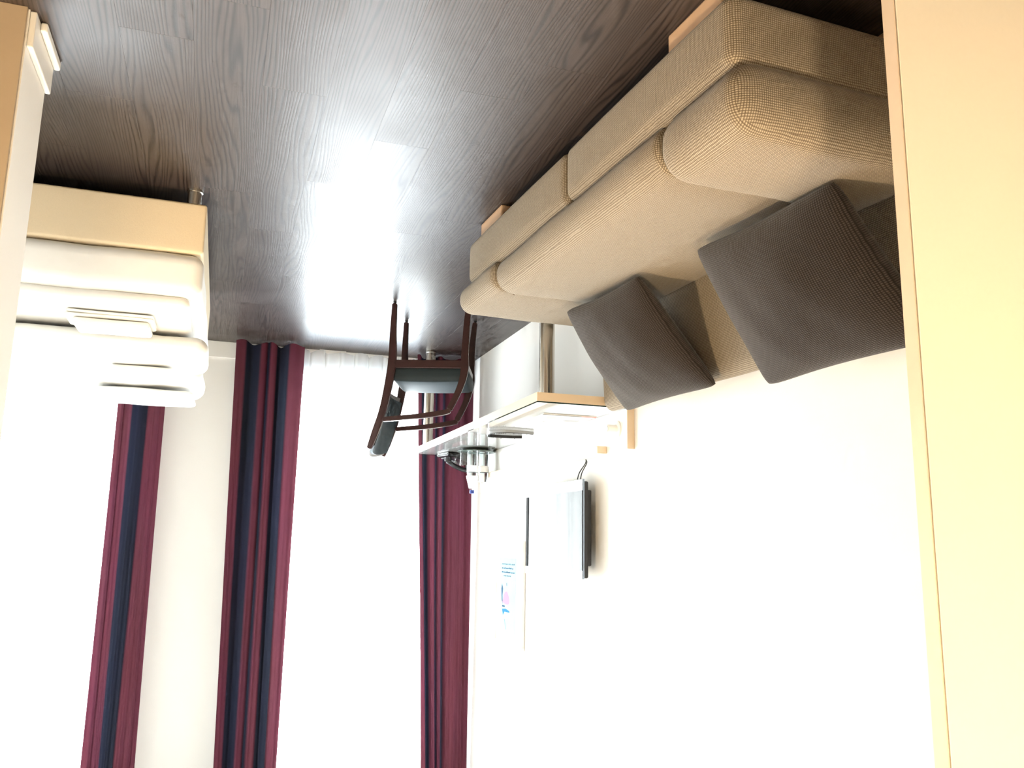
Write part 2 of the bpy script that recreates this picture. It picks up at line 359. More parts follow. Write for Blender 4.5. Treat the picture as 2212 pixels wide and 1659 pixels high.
def soft_block(name, c, h, r, m, parent=None, bulge=(0, 0, 0), n=6, wob=0.0, seed=0, fn=None):
    """upholstered block: rounded box, centre c, half sizes h, edge radii r (tuple per axis ok), faces swollen by bulge.
    UVs are laid on in metres, like cloth."""
    rr_ = r if isinstance(r, tuple) else (r, r, r)
    rnd = random.Random(seed)
    ph = [rnd.uniform(0, 6.28) for _ in range(6)]
    def axis(hh, q):
        arc = [0, 0.08, 0.25, 0.5, 0.75]
        a = [-hh + q * t for t in arc]; inner = [-hh + q + (2 * hh - 2 * q) * i / n for i in range(n + 1)]
        return a + inner + [-v for v in reversed(a)]
    A = [axis(h[i], min(rr_[i], h[i] * 0.98)) for i in range(3)]
    bm = bmesh.new(); cache = {}
    def vert(p):
        q = [max(-(h[i] - rr_[i]), min(h[i] - rr_[i], p[i])) for i in range(3)]
        d = [(p[i] - q[i]) / rr_[i] for i in range(3)]; l = math.sqrt(sum(t * t for t in d))
        pos = [q[i] + (d[i] / l * rr_[i] if l > 1e-9 else 0) for i in range(3)]
        f = [1 - (pos[i] / h[i]) ** 2 for i in range(3)]
        pos2 = list(pos)
        for i in range(3):
            j, k = (i + 1) % 3, (i + 2) % 3
            pos2[i] += bulge[i] * (pos[i] / h[i]) * max(f[j], 0) ** 0.5 * max(f[k], 0) ** 0.5
        if wob:
            pos2[2] += wob * (math.sin(pos[0] * 9 + ph[0]) * math.sin(pos[1] * 7 + ph[1]) + 0.5 * math.sin(pos[0] * 21 + ph[2] + pos[1] * 13))
            pos2[1] += wob * 0.6 * math.sin(pos[0] * 11 + ph[3] + pos[2] * 9)
            pos2[0] += wob * 0.6 * math.sin(pos[1] * 12 + ph[4] + pos[2] * 8)
        if fn: pos2 = fn(pos2)
        key = tuple(round(t, 6) for t in p)
        if key not in cache: cache[key] = bm.verts.new((pos2[0] + c[0], pos2[1] + c[1], pos2[2] + c[2]))
        return cache[key]
    for i in range(3):
        j, k = (i + 1) % 3, (i + 2) % 3
        for s in (-1, 1):
            for a in range(len(A[j]) - 1):
                for b in range(len(A[k]) - 1):
                    q = []
                    for (aa, bb) in ((a, b), (a + 1, b), (a + 1, b + 1), (a, b + 1)):
                        p = [0, 0, 0]; p[i] = s * h[i]; p[j] = A[j][aa]; p[k] = A[k][bb]; q.append(vert(p))
                    if len(set(q)) == 4:
                        try: bm.faces.new(q if s > 0 else q[::-1])
                        except ValueError: pass
    o = from_bm(name, bm, m, parent, True); box_uv(o.data); return o

def struct(o): o['kind'] = 'structure'; return o

# ------------------------------------------------------------------ the setting
fl = struct(box('floor', (XL, XR, YE, YB + 0.1, -0.10, -0.006), M_SUB))
PW, PL, GAP = 0.193, 1.285, 0.0002
def plank_mesh(wd, ln):
    bm = bmesh.new(); bm_box(bm, 0, wd, 0, ln, -0.006, 0.0)
    top = [e for e in bm.edges if all(v.co.z > -0.001 for v in e.verts)]
    bmesh.ops.bevel(bm, geom=top, offset=0.0002, segments=1, affect='EDGES')
    bmesh.ops.recalc_face_normals(bm, faces=bm.faces)
    me = bpy.data.meshes.new('plank'); bm.to_mesh(me); bm.free(); me.materials.append(M_FLOOR); return me
meshes = {}
x = XL; k = 0
while x < XR - 0.02:
    wd = min(PW, XR - x); y = YE - [0.0, 0.86, 0.43, 1.1, 0.22][k % 5] * 1.0
    while y < YB - 0.01:
        a, b = max(y, YE), min(y + PL, YB)
        if b - a > 0.05:
            key = (round(wd, 3), round(b - a, 3))
            if key not in meshes: meshes[key] = plank_mesh(wd - GAP, b - a - GAP)
            o = bpy.data.objects.new('plank', meshes[key]); COL.objects.link(o); o.parent = fl; o.location = (x, a, 0)
        y += PL
    x += PW; k += 1

struct(box('wall_left', (XL - 0.2, XL, YE - 0.2, YB + 0.3, -0.1, ZC + 0.1), M_WALL))
struct(box('wall_right', (XR, XR + 0.2, YE - 0.2, YB + 0.3, -0.1, ZC + 0.1), M_WALL))
struct(box('wall_entry', (XL - 0.2, XR + 0.2, YE - 0.2, YE, -0.1, ZC + 0.1), M_WALL))
struct(box('ceiling', (XL - 0.2, XR + 0.2, YE - 0.2, YB + 0.3, ZC, ZC + 0.15), M_CEIL))
struct(box('wall_divider', (DIVX, XR, DIVY0, DIVY1, -0.0, ZC), M_WALL))
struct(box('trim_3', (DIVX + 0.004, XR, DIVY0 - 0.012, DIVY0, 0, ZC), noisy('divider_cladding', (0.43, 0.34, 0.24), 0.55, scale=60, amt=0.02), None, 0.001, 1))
piers = [(XL, WIN[0][0]), (WIN[0][1], WIN[1][0]), (WIN[1][1], XR)]
wl = [(a, b, YB, YB + 0.3, -0.1, ZC) for a, b in piers]
wl += [(a, b, YB, YB + 0.3, -0.1, WZ0) for a, b in WIN] + [(a, b, YB, YB + 0.3, WZ1, ZC) for a, b in WIN]
struct(boxes('wall_window', wl, M_WALL))
for i, (a, b) in enumerate(WIN):
    wn = struct(empty('window_%d' % (i + 1), ((a + b) / 2, YB + 0.2, WZ0)))
    hw = (b - a) / 2; hh = WZ1 - WZ0
    for sx_ in (-1, 1): box('window_frame', (min(sx_ * hw, sx_ * (hw - 0.06)), max(sx_ * hw, sx_ * (hw - 0.06)), -0.03, 0.03, 0, hh), M_TRIM, wn, 0.004)
    for z in (0, hh - 0.06): box('window_frame', (-hw + 0.06, hw - 0.06, -0.03, 0.03, z, z + 0.06), M_TRIM, wn, 0.004)
    box('pane', (-hw + 0.06, hw - 0.06, -0.004, 0.004, 0.06, hh - 0.06), M_PANE, wn)
    box('window_sill', (-hw, hw, -0.20, -0.03, -0.002, 0.02), M_TRIM, wn, 0.003)
    lv = tube('handle', [(-hw + 0.03, -0.030, 1.0), (-hw + 0.03, -0.07, 1.0), (-hw + 0.03, -0.075, 0.98), (-hw + 0.03, -0.075, 0.87)], 0.009, M_CHROME, wn)

# baseboards
def baseboard(name, b, axis):
    root = struct(box(name, b, M_TRIM, None, 0.002, 1)); return root
baseboard('baseboard_window', (WIN[0][1] + 0.0, WIN[1][0], YB - 0.014, YB, 0, 0.115), 'x')
struct(box('trim_1', (DIVX - 0.016, DIVX, DIVY0 + 0.004, DIVY1, 0.0, 0.105), M_TRIM, None, 0.004, 2))
struct(box('trim_2', (DIVX - 0.034, DIVX - 0.016, DIVY0 + 0.05, DIVY1, 0.0, 0.028), M_TRIM, None, 0.006, 3))

# partition board on the left, between the entrance and the sofa
PX, PY = -1.187, 1.2
par = struct(box('wall_partition', (XL, PX - 0.0, PY, PY + 0.026, 0, ZC), M_PANEL, None, 0.0015, 1))
box('edge_strip', (PX + 0.0015, PX + 0.0042, PY + 0.002, PY + 0.034, 0, ZC), noisy('edge_banding', (0.66, 0.53, 0.40), 0.5), par, 0.0008, 1)
box('backing_board', (XL, PX - 0.001, PY + 0.026, PY + 0.034, 0, ZC), M_BEIGE, par)

# ------------------------------------------------------------------ ceiling lamps (warm) in the entrance
def ceiling_lamp(loc, label, watts):
    r = empty('ceiling_lamp', loc); tag(r, label, 'lamp', 'ceiling lamps by the entrance')
    lathe('base_plate', [(0.0, 0), (0.15, 0), (0.15, -0.02), (0.0, -0.02)], M_CHROME, r)
    sh = lathe('lamp_shade', [(0.145, -0.02), (0.16, -0.035), (0.155, -0.06), (0.11, -0.085), (0.0, -0.095)],
               mat('opal_glass', (0.9, 0.85, 0.7), 0.4, emit=((1.0, 0.76, 0.47), 6.0)), r)
    l = bpy.data.lights.new('lamp_bulb', 'AREA'); l.shape = 'DISK'; l.size = 0.28; l.energy = watts; l.color = (1.0, 0.76, 0.47)
    lo = bpy.data.objects.new('lamp_bulb', l); COL.objects.link(lo); lo.parent = r; lo.location = (0, 0, -0.10)
    return r
ceiling_lamp((0.72, 1.55, ZC), 'opal ceiling lamp above the entrance beside the divider wall', LAMP_W)
ceiling_lamp((-0.75, -0.2, ZC), 'opal ceiling lamp above the entrance near the partition', LAMP_W * 0.8)

# ------------------------------------------------------------------ sofa
SOFA = tag(empty('sofa', (-1.040, 1.53, 0), -R(2.7)), 'beige woven three-section sofa standing along the cream wall', 'sofa')
# local: +y runs along the sofa away from the camera, -x goes to the wall
def sblock(name, x0, x1, y0, y1, z0, z1, r, bulge=(0, 0, 0), wob=0.0, seed=0, n=6, fn=None):
    return soft_block(name, ((x0 + x1) / 2, (y0 + y1) / 2, (z0 + z1) / 2), ((x1 - x0) / 2, (y1 - y0) / 2, (z1 - z0) / 2), r, M_SOFA, SOFA, bulge, n, wob, seed, fn)
sblock('base', -0.655, -0.003, 0.02, 0.93, 0.078, 0.270, 0.035, (0.008, 0.006, 0.0), seed=1)
sblock('base', -0.655, -0.003, 0.93, 1.93, 0.078, 0.270, 0.035, (0.008, 0.012, 0.0), seed=2)
sblock('seat_cushion', -0.66, 0.006, -0.01, 0.345, 0.262, 0.435, (0.075, 0.05, 0.075), (0.004, 0.006, 0.012), 0.002, 3)
sblock('seat_cushion', -0.66, 0.004, 0.335, 1.57, 0.262, 0.402, (0.066, 0.03, 0.066), (0.004, 0.0, 0.010), 0.002, 4, 10)
sblock('seat_cushion', -0.66, 0.016, 1.555, 2.000, 0.262, 0.384, (0.055, 0.04, 0.055), (0.004, 0.004, 0.006), 0.002, 5)
def lean(p):
    return [p[0] - (p[2]) * 0.06, p[1], p[2]]
sblock('backrest', -0.702, -0.640, 0.0, 1.93, 0.30, 0.775, (0.030, 0.05, 0.05), (0.006, 0.0, 0.004), 0.002, 6, 10, lean)
for y0 in (0.10, 1.63):
    for x0 in (-0.10, -0.62):
        box('foot', (x0, x0 + 0.06, y0, y0 + 0.25, 0, 0.08), M_FOOT, SOFA, 0.008, 3)

# corner and end seams of the seat cushions
def d_seam(xf, y, z0, z1, r, tail):
    zc, rz = (z0 + z1) / 2, (z1 - z0) / 2
    P = []
    for i in range(15):
        a = -math.pi / 2 + math.pi * i / 14
        cz = math.sin(a); P.append((xf - r + (r + 0.0008) * math.cos(a), y, zc + (rz - r) * (1 if cz > 0 else -1) * min(1, abs(cz) * 3) + (r + 0.0008) * cz))
    P.append((xf - r - tail, y, z1 + 0.0045)); return P
for (xf, y, z0, z1, r, tail) in ((0.006, 0.300, 0.262, 0.435, 0.075, 0.01), (0.004, 1.545, 0.262, 0.402, 0.066, 0.01)):
    tube('seam', d_seam(xf, y, z0, z1, r, tail), 0.0013, M_SEAM, SOFA, 6)
# scatter cushions
def pillow(name, c4, thick, m, label, seed=0, n=22):
    """c4 = corners bottom_near, bottom_far, top_far, top_near (centre plane); swollen in the middle, pinched at the rim"""
    P = [Vector(p) for p in c4]; rnd = random.Random(seed); ph = [rnd.uniform(0, 6) for _ in range(4)]
    ctr = sum(P, Vector()) / 4; nrm = (P[1] - P[0]).cross(P[3] - P[0]).normalized()
    ux = (P[1] - P[0]).normalized()
    V, F, UV = [], [], []
    def pt(u, v, s):
        uu_, vv_ = u * 2 - 1, v * 2 - 1
        # edges drawn slightly in between the corners
        du = 1 - 0.055 * (1 - vv_ * vv_); dv = 1 - 0.055 * (1 - uu_ * uu_)
        rc = 1 - 0.045 * (abs(uu_) * abs(vv_)) ** 8          # blunt, slightly tucked corners
        a, b = (uu_ * du * rc + 1) / 2, (vv_ * dv * rc + 1) / 2
        p = P[0] * (1 - a) * (1 - b) + P[1] * a * (1 - b) + P[2] * a * b + P[3] * (1 - a) * b
        t = thick * (max(0, 1 - abs(uu_) ** 2.0) ** 0.56) * (max(0, 1 - abs(vv_) ** 2.0) ** 0.56)
        t *= 1 + 0.06 * math.sin(uu_ * 5 + ph[0]) * math.sin(vv_ * 4 + ph[1])
        t += 0.003 * math.sin(uu_ * 14 + ph[2] + vv_ * 5) * (1 - vv_ ** 2) * (1 - uu_ ** 2)
        return p + nrm * (s * (t + 0.004))
    def co(i):
        t = i / n; return 0.5 - 0.5 * math.cos(math.pi * t) if True else t
    idx = {}
    for s in (1, -1):
        for i in range(n + 1):
            for j in range(n + 1):
                idx[(s, i, j)] = len(V); V.append(pt(co(i), co(j), s)); UV.append((co(i) * 0.55, co(j) * 0.52))
    for s in (1, -1):
        for i in range(n):
            for j in range(n):
                q = (idx[(s, i, j)], idx[(s, i + 1, j)], idx[(s, i + 1, j + 1)], idx[(s, i, j + 1)])
                F.append(q if s > 0 else q[::-1])
    for i in range(n):
        for (a, b) in (((i, 0), (i + 1, 0)), ((i + 1, n), (i, n)), ((0, i + 1), (0, i)), ((n, i), (n, i + 1))):
            F.append((idx[(-1, *a)], idx[(-1, *b)], idx[(1, *b)], idx[(1, *a)]))
    me = bpy.data.meshes.new(name); me.from_pydata([tuple(v) for v in V], [], F); me.update()
    uvl = me.uv_layers.new(name='UVMap')
    for lp in me.loops: uvl.data[lp.index].uv = UV[lp.vertex_index]
    o = add_obj(name, me, m, None, True)
    bm = bmesh.new(); bm.from_mesh(me); bmesh.ops.recalc_face_normals(bm, faces=bm.faces); bm.to_mesh(me); bm.free()
    tag(o, label, 'cushion', 'dark scatter cushions on the sofa'); return o
pillow('scatter_cushion', [(-1.335, 2.60, 0.430), (-1.275, 3.13, 0.430), (-1.600, 3.23, 0.815), (-1.625, 2.56, 0.815)], 0.092, M_PILLOW,
       'dark brown woven cushion at the desk end of the sofa', 1)
pillow('scatter_cushion', [(-1.405, 1.66, 0.450), (-1.365, 2.27, 0.440), (-1.600, 2.24, 0.875), (-1.645, 1.58, 0.865)], 0.098, M_PILLOW,
       'larger dark brown woven cushion at the partition end of the sofa', 2)

# ------------------------------------------------------------------ desk
DZ, DX0, DX1, DY0, DY1 = 0.747, XL + 0.001, -1.292, 3.492, 6.00
DESK = tag(empty('desk', ((DX0 + DX1) / 2, DY0, 0)), 'long white desk with beige edges fixed along the left wall', 'desk')
def D(b): # world box -> desk local
    ox, oy = (DX0 + DX1) / 2, DY0
    return (b[0] - ox, b[1] - ox, b[2] - oy, b[3] - oy, b[4], b[5])
box('desk_top', D((DX0 + 0.036, DX1 - 0.002, DY0 + 0.002, DY1 - 0.002, DZ - 0.038, DZ)), M_WHITE, DESK)
box('edge_band', D((DX0, DX1, DY0, DY0 + 0.002, DZ - 0.039, DZ + 0.0005)), M_BEIGE, DESK)
box('edge_band', D((DX1 - 0.002, DX1, DY0 + 0.002, DY1, DZ - 0.039, DZ + 0.0005)), M_BEIGE, DESK)
box('back_board', D((DX0, DX0 + 0.036, DY0 + 0.002, DY1, DZ - 0.038, 0.937)), M_WHITE, DESK, 0.001, 1)
box('edge_band', D((DX0, DX0 + 0.036, DY0 + 0.0005, DY0 + 0.002, DZ, 0.937)), M_BEIGE, DESK)
for yy in (DY0 + 0.105, 5.955):
    lathe('leg', [(0.0, 0.0), (0.039, 0.0), (0.039, 0.014), (0.036, 0.016), (0.036, DZ - 0.05), (0.045, DZ - 0.048), (0.045, DZ - 0.038), (0, DZ - 0.038)],
          M_CHROME, DESK, (DX1 - 0.084 - (DX0 + DX1) / 2, yy - DY0, 0))
gz = DZ + 0.0008
GL = tag(empty('glass_sheet', ((DX0 + DX1) / 2, DY0, gz)), 'clear glass sheet with dark edge lying on the white desk', 'glass')
gx0, gx1 = DX0 + 0.038, DX1 - 0.001; ox = (DX0 + DX1) / 2
def sheet():
    bm = bmesh.new(); bm_box(bm, gx0 - ox, gx1 - ox, 0.001, DY1 - DY0 - 0.001, 0, 0.006)
    o = from_bm('pane', bm, M_GLASS, GL); o.data.materials.append(M_GEDGE)
    for p in o.data.polygons:
        if abs(p.normal.z) < 0.5: p.material_index = 1
    return o
sheet()
TOP = gz + 0.006

# things on the desk ------------------------------------------------------
# brochure
br = tag(empty('brochure', (-1.575, 3.905, TOP + 0.0002), R(1)), 'white printed brochure with dark and red border lying on the desk', 'brochure')
box('page_stack', (-0.138, 0.138, -0.120, 0.120, 0, 0.003), noisy('paper', (0.86, 0.85, 0.82), 0.6), br)
M_INKD, M_INKR, M_INKG = mat('ink_dark', (0.05, 0.045, 0.04), 0.5), mat('ink_red', (0.5, 0.05, 0.04), 0.5), mat('ink_grey', (0.35, 0.35, 0.36), 0.5)
box('printed_border', (-0.062, 0.138, -0.120, -0.100, 0.003, 0.0034), M_INKD, br)
box('printed_border', (-0.138, -0.062, -0.120, -0.100, 0.003, 0.0034), M_INKR, br)
box('printed_border', (-0.02, 0.138, 0.112, 0.120, 0.003, 0.0034), M_INKD, br)
for i in range(5): box('text_line', (0.0, 0.11 - 0.012 * (i % 3), 0.0 - i * 0.014, 0.005 - i * 0.014, 0.003, 0.0034), M_INKG, br)
box('printed_picture', (-0.11, -0.03, 0.02, 0.075, 0.003, 0.0034), M_INKG, br)

# toothed hair band
hb = tag(empty('hair_band', (-1.510, 4.545, TOP)), 'dark toothed hair band lying open on the glass desk', 'hair band')
arc = []
for i in range(33):
    a = -math.pi * 0.5 + math.pi * i / 32
    arc.append((0.045 + 0.07 * math.cos(a) if True else 0, 0.075 * math.sin(a)))
arc = [(-0.115, -0.060)] + [(-0.06, -0.072), (0.0, -0.077)] + arc[1:-1] + [(0.0, 0.077), (-0.06, 0.072), (-0.115, 0.060)]
arc = [(x_, y_ * 1.55) for x_, y_ in arc]
def strip(name, path, z0, z1, th, m, parent):
    V, F = [], []
    for i, (a, b) in enumerate(path):
        p = path[max(i - 1, 0)]; q = path[min(i + 1, len(path) - 1)]
        t = Vector((q[0] - p[0], q[1] - p[1])).normalized(); nx, ny = -t.y, t.x
        for (s, z) in ((-th, z0), (th, z0), (th, z1), (-th, z1)): V.append((a + nx * s, b + ny * s, z))
    for i in range(len(path) - 1):
        for k in range(4): F.append((i * 4 + k, i * 4 + (k + 1) % 4, i * 4 + 4 + (k + 1) % 4, i * 4 + 4 + k))
    F += [(3, 2, 1, 0), tuple(len(V) - 4 + k for k in range(4))]
    return from_vf(name, V, F, m, parent)
strip('band', arc, 0.0, 0.017, 0.002, M_BLACK, hb)
strip('outer_face', [(x_ * 1.02 , y_ * 1.055) for x_, y_ in arc], 0.001, 0.015, 0.0008, mat('reflection_grey', (0.30, 0.31, 0.32), 0.25), hb)  # dark band's outer side painted grey to carry its reflected light
dn = []
for i in range(26):
    f = 0.02 + 0.96 * i / 25; j = f * (len(arc) - 1); q = int(j); t = j - q
    a = arc[q]; b = arc[min(q + 1, len(arc) - 1)]; x_, y_ = a[0] + (b[0] - a[0]) * t, a[1] + (b[1] - a[1]) * t
    dn.append((x_ * 0.985 - 0.0012, x_ * 0.985 + 0.0012, y_ * 0.97 - 0.0012, y_ * 0.97 + 0.0012, 0.015, 0.023))
tag(boxes('teeth', dn, M_BLACK, hb), kind='stuff')

# tray with bottles and mug
TX, TY = -1.600, 5.49
tr = tag(empty('tray', (TX, TY, TOP)), 'round grey tray carrying two bottles and a glass mug', 'tray')
lathe('plate', [(0, 0.0), (0.085, 0.0), (0.10, 0.004), (0.126, 0.013), (0.128, 0.017), (0.122, 0.018), (0.098, 0.009), (0.0, 0.007)], mat('tray_grey', (0.10, 0.14, 0.13), 0.2), tr, n=48)
M_PET = clear_glass('clear_plastic', (0.93, 0.95, 0.95), 0.02)
def bottle(loc, h, r, label, cap, tagd=False):
    b = tag(empty('bottle', loc), label, 'bottle')
    lathe('body', [(0, 0.002), (r * 0.8, 0.0), (r, 0.008), (r, h * 0.28), (r * 0.95, h * 0.31), (r, h * 0.34), (r, h * 0.52), (r * 0.9, h * 0.66), (r * 0.62, h * 0.80), (0.014, h * 0.90), (0.0135, h * 0.94)], M_PET, b, n=28)
    lathe('water', [(0, 0.004), (r * 0.93, 0.006), (r * 0.93, h * 0.5), (r * 0.83, h * 0.66), (r * 0.7, h * 0.74), (0, h * 0.74)], mat('water', (0.9, 0.95, 0.96), 0.0, trans=1.0), b, n=28)
    lathe('label_wrap', [(r * 1.012, h * 0.36), (r * 1.02, h * 0.37), (r * 1.02, h * 0.50), (r * 1.012, h * 0.51)], mat('paper_label', (0.85, 0.86, 0.88), 0.6), b, n=28)
    lathe('cap', [(0.0155, h * 0.925), (0.016, h * 0.93), (0.016, h * 0.995), (0.0145, h), (0, h)], cap, b, n=20)
    if tagd:
        tg = lathe('paper_collar', [(0.040, h * 0.60), (0.041, h * 0.605), (0.021, h * 0.885), (0.020, h * 0.88)], mat('paper_collar', (0.88, 0.88, 0.88), 0.6), b, n=24)
    return b
bottle((-1.566, 5.45, TOP + 0.0085), 0.285, 0.037, 'clear water bottle with white paper collar and blue cap on the tray', mat('cap_blue', (0.03, 0.06, 0.30), 0.4), True)
bottle((-1.655, 5.49, TOP + 0.0085), 0.275, 0.034, 'clear water bottle with white cap on the tray by the wall', mat('cap_white', (0.8, 0.8, 0.8), 0.4))
mg = tag(empty('glass_mug', (-1.545, 5.56, TOP + 0.0085)), 'clear glass mug with handle standing on the tray', 'mug')
lathe('cup', [(0, 0.0), (0.030, 0.0), (0.034, 0.004), (0.038, 0.095), (0.0355, 0.095), (0.032, 0.008), (0.0, 0.007)], M_GLASS, mg, n=28)
tube('handle', spline([(0.036, 0.0, 0.080), (0.060, 0.0, 0.082), (0.066, 0.0, 0.060), (0.060, 0.0, 0.030), (0.034, 0.0, 0.018)], 6), 0.005, M_GLASS, mg)

# telephone
ph = tag(empty('telephone', (-1.545, 5.84, TOP), R(-14)), 'black desk telephone at the window end of the desk', 'telephone')
def wedge(name, x0, x1, y0, y1, z0a, z1a, z1b, m, parent, bev=0.006):
    bm = bmesh.new(); fs = bm_box(bm, x0, x1, y0, y1, z0a, z1a)
    for v in bm.verts:
        if v.co.z > z0a + 1e-6 and v.co.x < (x0 + x1) / 2: v.co.z = z1b
    bmesh.ops.bevel(bm, geom=list(bm.edges), offset=bev, segments=2, affect='EDGES'); return from_bm(name, bm, m, parent)
wedge('body', -0.10, 0.10, -0.085, 0.085, 0.0, 0.018, 0.070, M_BLACK, ph)
hs_ = tube('handset', spline([(-0.085, -0.055, 0.115), (-0.03, -0.058, 0.108), (0.03, -0.058, 0.088), (0.085, -0.055, 0.058)], 5), 0.016, M_BLACK, ph)
for (a, z) in ((-0.085, 0.092), (0.080, 0.046)):
    lathe('ear_piece', [(0, -0.016), (0.022, -0.016), (0.026, 0.0), (0.024, 0.014), (0, 0.018)], M_BLACK, ph, (a, -0.055, z), 20)
for i in range(4):
    for j in range(3):
        xx = 0.06 - i * 0.026; box('key', (xx - 0.008, xx + 0.008, 0.008 + j * 0.024, 0.024 + j * 0.024, 0.018, 0.033 + (0.06 - xx) * 0.27), mat('key_grey', (0.25, 0.26, 0.28), 0.5), ph, 0.002, 1)

# cable duct, socket
cd = tag(empty('cable_duct', (DX0 + 0.036, 3.71, 0.905)), 'pale cable duct running along the desk back board', 'cable duct')
box('channel', (0.0003, 0.050, 0, 1.95, 0, 0.034), M_BEIGE, cd, 0.002, 1)  # beige puts the near end's shade into the white duct's colour
box('cover', (0.0003, 0.051, -0.001, 1.951, 0.034, 0.039), M_WHITE, cd, 0.001, 1)
so = tag(empty('wall_socket', (DX0 + 0.0363, 3.592, 0.838)), 'round white socket with plug on the desk back board', 'socket')
lathe('plate', [(0, 0), (0.040, 0), (0.040, 0.007), (0.036, 0.010), (0, 0.010)], M_WHITE, so, n=32, axis='X')
lathe('plug', [(0, 0.010), (0.021, 0.010), (0.021, 0.05), (0.018, 0.056), (0, 0.056)], M_WHITE, so, n=24, axis='X')
lathe('plug_face', [(0, 0.0561), (0.016, 0.0561), (0.016, 0.058), (0, 0.058)], mat('socket_grey', (0.5, 0.52, 0.55), 0.4), so, n=24, axis='X')

# ------------------------------------------------------------------ television
TVX, TY0, TY1, TZ0, TZ1 = -1.667, 3.855, 4.668, 1.052, 1.530
tv = tag(empty('television', (XL, (TY0 + TY1) / 2, TZ0)), 'black flat screen television mounted on the cream wall', 'television')
hy, hz = (TY1 - TY0) / 2, TZ1 - TZ0
fx = TVX - XL
box('casing', (fx - 0.034, fx - 0.006, -hy + 0.004, hy - 0.004, 0.010, hz - 0.004), M_BLACK, tv, 0.008, 3)
box('rear_housing', (fx - 0.062, fx - 0.034, -hy + 0.03, hy - 0.03, 0.05, hz - 0.06), M_BLACK, tv, 0.008, 3)
for b in ((-hy, hy, 0, 0.055), (-hy, hy, hz - 0.04, hz), (-hy, -hy + 0.010, 0.055, hz - 0.04), (hy - 0.034, hy, 0.055, hz - 0.04)):
    bz = box('bezel', (fx - 0.008, fx, b[0], b[1], b[2], b[3]), mat('gloss_black', (0.006, 0.007, 0.009), 0.08, spec=0.22) if b[1] - b[0] > 0.5 else mat('matt_black', (0.008, 0.009, 0.012), 0.7, spec=0.1), tv, 0.0015, 2)
box('side_strip', (fx - 0.009, fx - 0.002, -hy - 0.0012, -hy, 0.0, hz), M_STEELB, tv)
box('screen', (fx - 0.006, fx - 0.003, -hy + 0.010, hy - 0.034, 0.055, hz - 0.04), M_SCREEN, tv)
box('wall_mount', (0.0, fx - 0.062, -0.12, 0.12, 0.14, 0.34), M_BLACK, tv, 0.004, 1)
for dy in (-0.006, 0.012):
    tube('cable', spline([(fx - 0.045, -hy + 0.16 + dy * 2, 0.02), (0.045, -hy + 0.15 + dy * 2, -0.04), (0.02, -hy + 0.14 + dy, -0.09), (0.022, -hy + 0.14, -0.110)], 5), 0.0028, M_BLACK, tv, 6)

# ------------------------------------------------------------------ framed picture
PY0, PY1, PZ0, PZ1 = 4.942, 5.497, 1.350, 1.992
pc = tag(empty('picture_frame', (XL, (PY0 + PY1) / 2, PZ0)), 'white framed print with pale blue sketch hanging beside the television', 'picture')
hy, hz = (PY1 - PY0) / 2, PZ1 - PZ0
FR = 0.022
for b in ((-hy, hy, 0, FR), (-hy, hy, hz - FR, hz), (-hy, -hy + FR, FR, hz - FR), (hy - FR, hy, FR, hz - FR)):
    box('frame', (0.001, 0.022, *b), noisy('frame_white', (0.82, 0.80, 0.78), 0.4), pc, 0.002, 1)
box('mat_board', (0.001, 0.010, -hy + FR, hy - FR, FR, hz - FR), noisy('mat_white', (0.80, 0.80, 0.78), 1.0, spec=0.0), pc)
pp = box('print', (0.0101, 0.0112, -0.130, 0.190, 0.108, 0.560), noisy('print_blue', (0.30, 0.46, 0.49), 1.0, scale=8, amt=0.12, spec=0.0), pc)
pr = random.Random(3)
def flat(name, pts, m, parent, x=0.0116):
    n_ = len(pts); V = [(x - 0.0004, a, b) for a, b in pts] + [(x, a, b) for a, b in pts]
    F = [tuple(range(n_, 2 * n_)), tuple(reversed(range(n_)))] + [(i, (i + 1) % n_, n_ + (i + 1) % n_, n_ + i) for i in range(n_)]
    return from_vf(name, V, F, m, parent)
I_BLUE, I_DEEP, I_PINK, I_GREY = mat('ink_sky', (0.05, 0.17, 0.30), 1.0, spec=0.0), mat('ink_slate', (0.05, 0.09, 0.15), 1.0, spec=0.0), mat('ink_pink', (0.36, 0.22, 0.33), 1.0, spec=0.0), mat('ink_mist', (0.10, 0.15, 0.19), 1.0, spec=0.0)
# lines of lettering at the foot of the print (too blown out in the photograph to be read)
for k, zz in enumerate((0.150, 0.175, 0.200, 0.222)):
    yy = 0.145
    while yy > -0.085:
        ww = pr.uniform(0.010, 0.03); hh_ = pr.uniform(0.006, 0.010)
        if k < 3 or -0.04 < yy < 0.12: flat('lettering', [(yy, zz), (yy - ww, zz), (yy - ww, zz - hh_), (yy, zz - hh_ * 0.8)], I_GREY if k in (0, 3) else I_DEEP, pp)
        yy -= ww + pr.uniform(0.003, 0.008)
flat('sketch_shape', [(0.12, 0.395), (0.125, 0.34), (0.115, 0.30), (0.135, 0.27), (0.15, 0.30), (0.14, 0.37)], I_DEEP, pp)
flat('sketch_shape', [(0.125, 0.385), (0.10, 0.335), (0.07, 0.315), (0.03, 0.312), (-0.005, 0.345), (-0.02, 0.375), (0.0, 0.392), (0.06, 0.396)], I_PINK, pp, 0.0118)
flat('sketch_shape', [(0.13, 0.425), (0.06, 0.420), (-0.015, 0.430), (-0.02, 0.440), (0.08, 0.440), (0.11, 0.462)], I_BLUE, pp)
flat('sketch_shape', [(0.13, 0.402), (0.075, 0.402), (0.075, 0.412), (0.13, 0.412)], I_DEEP, pp)
flat('sketch_shape', [(0.085, 0.485), (0.078, 0.485), (0.045, 0.545), (0.05, 0.545)], I_GREY, pp)
flat('sketch_shape', [(0.05, 0.262), (0.04, 0.262), (0.035, 0.28), (0.045, 0.28)], I_GREY, pp)

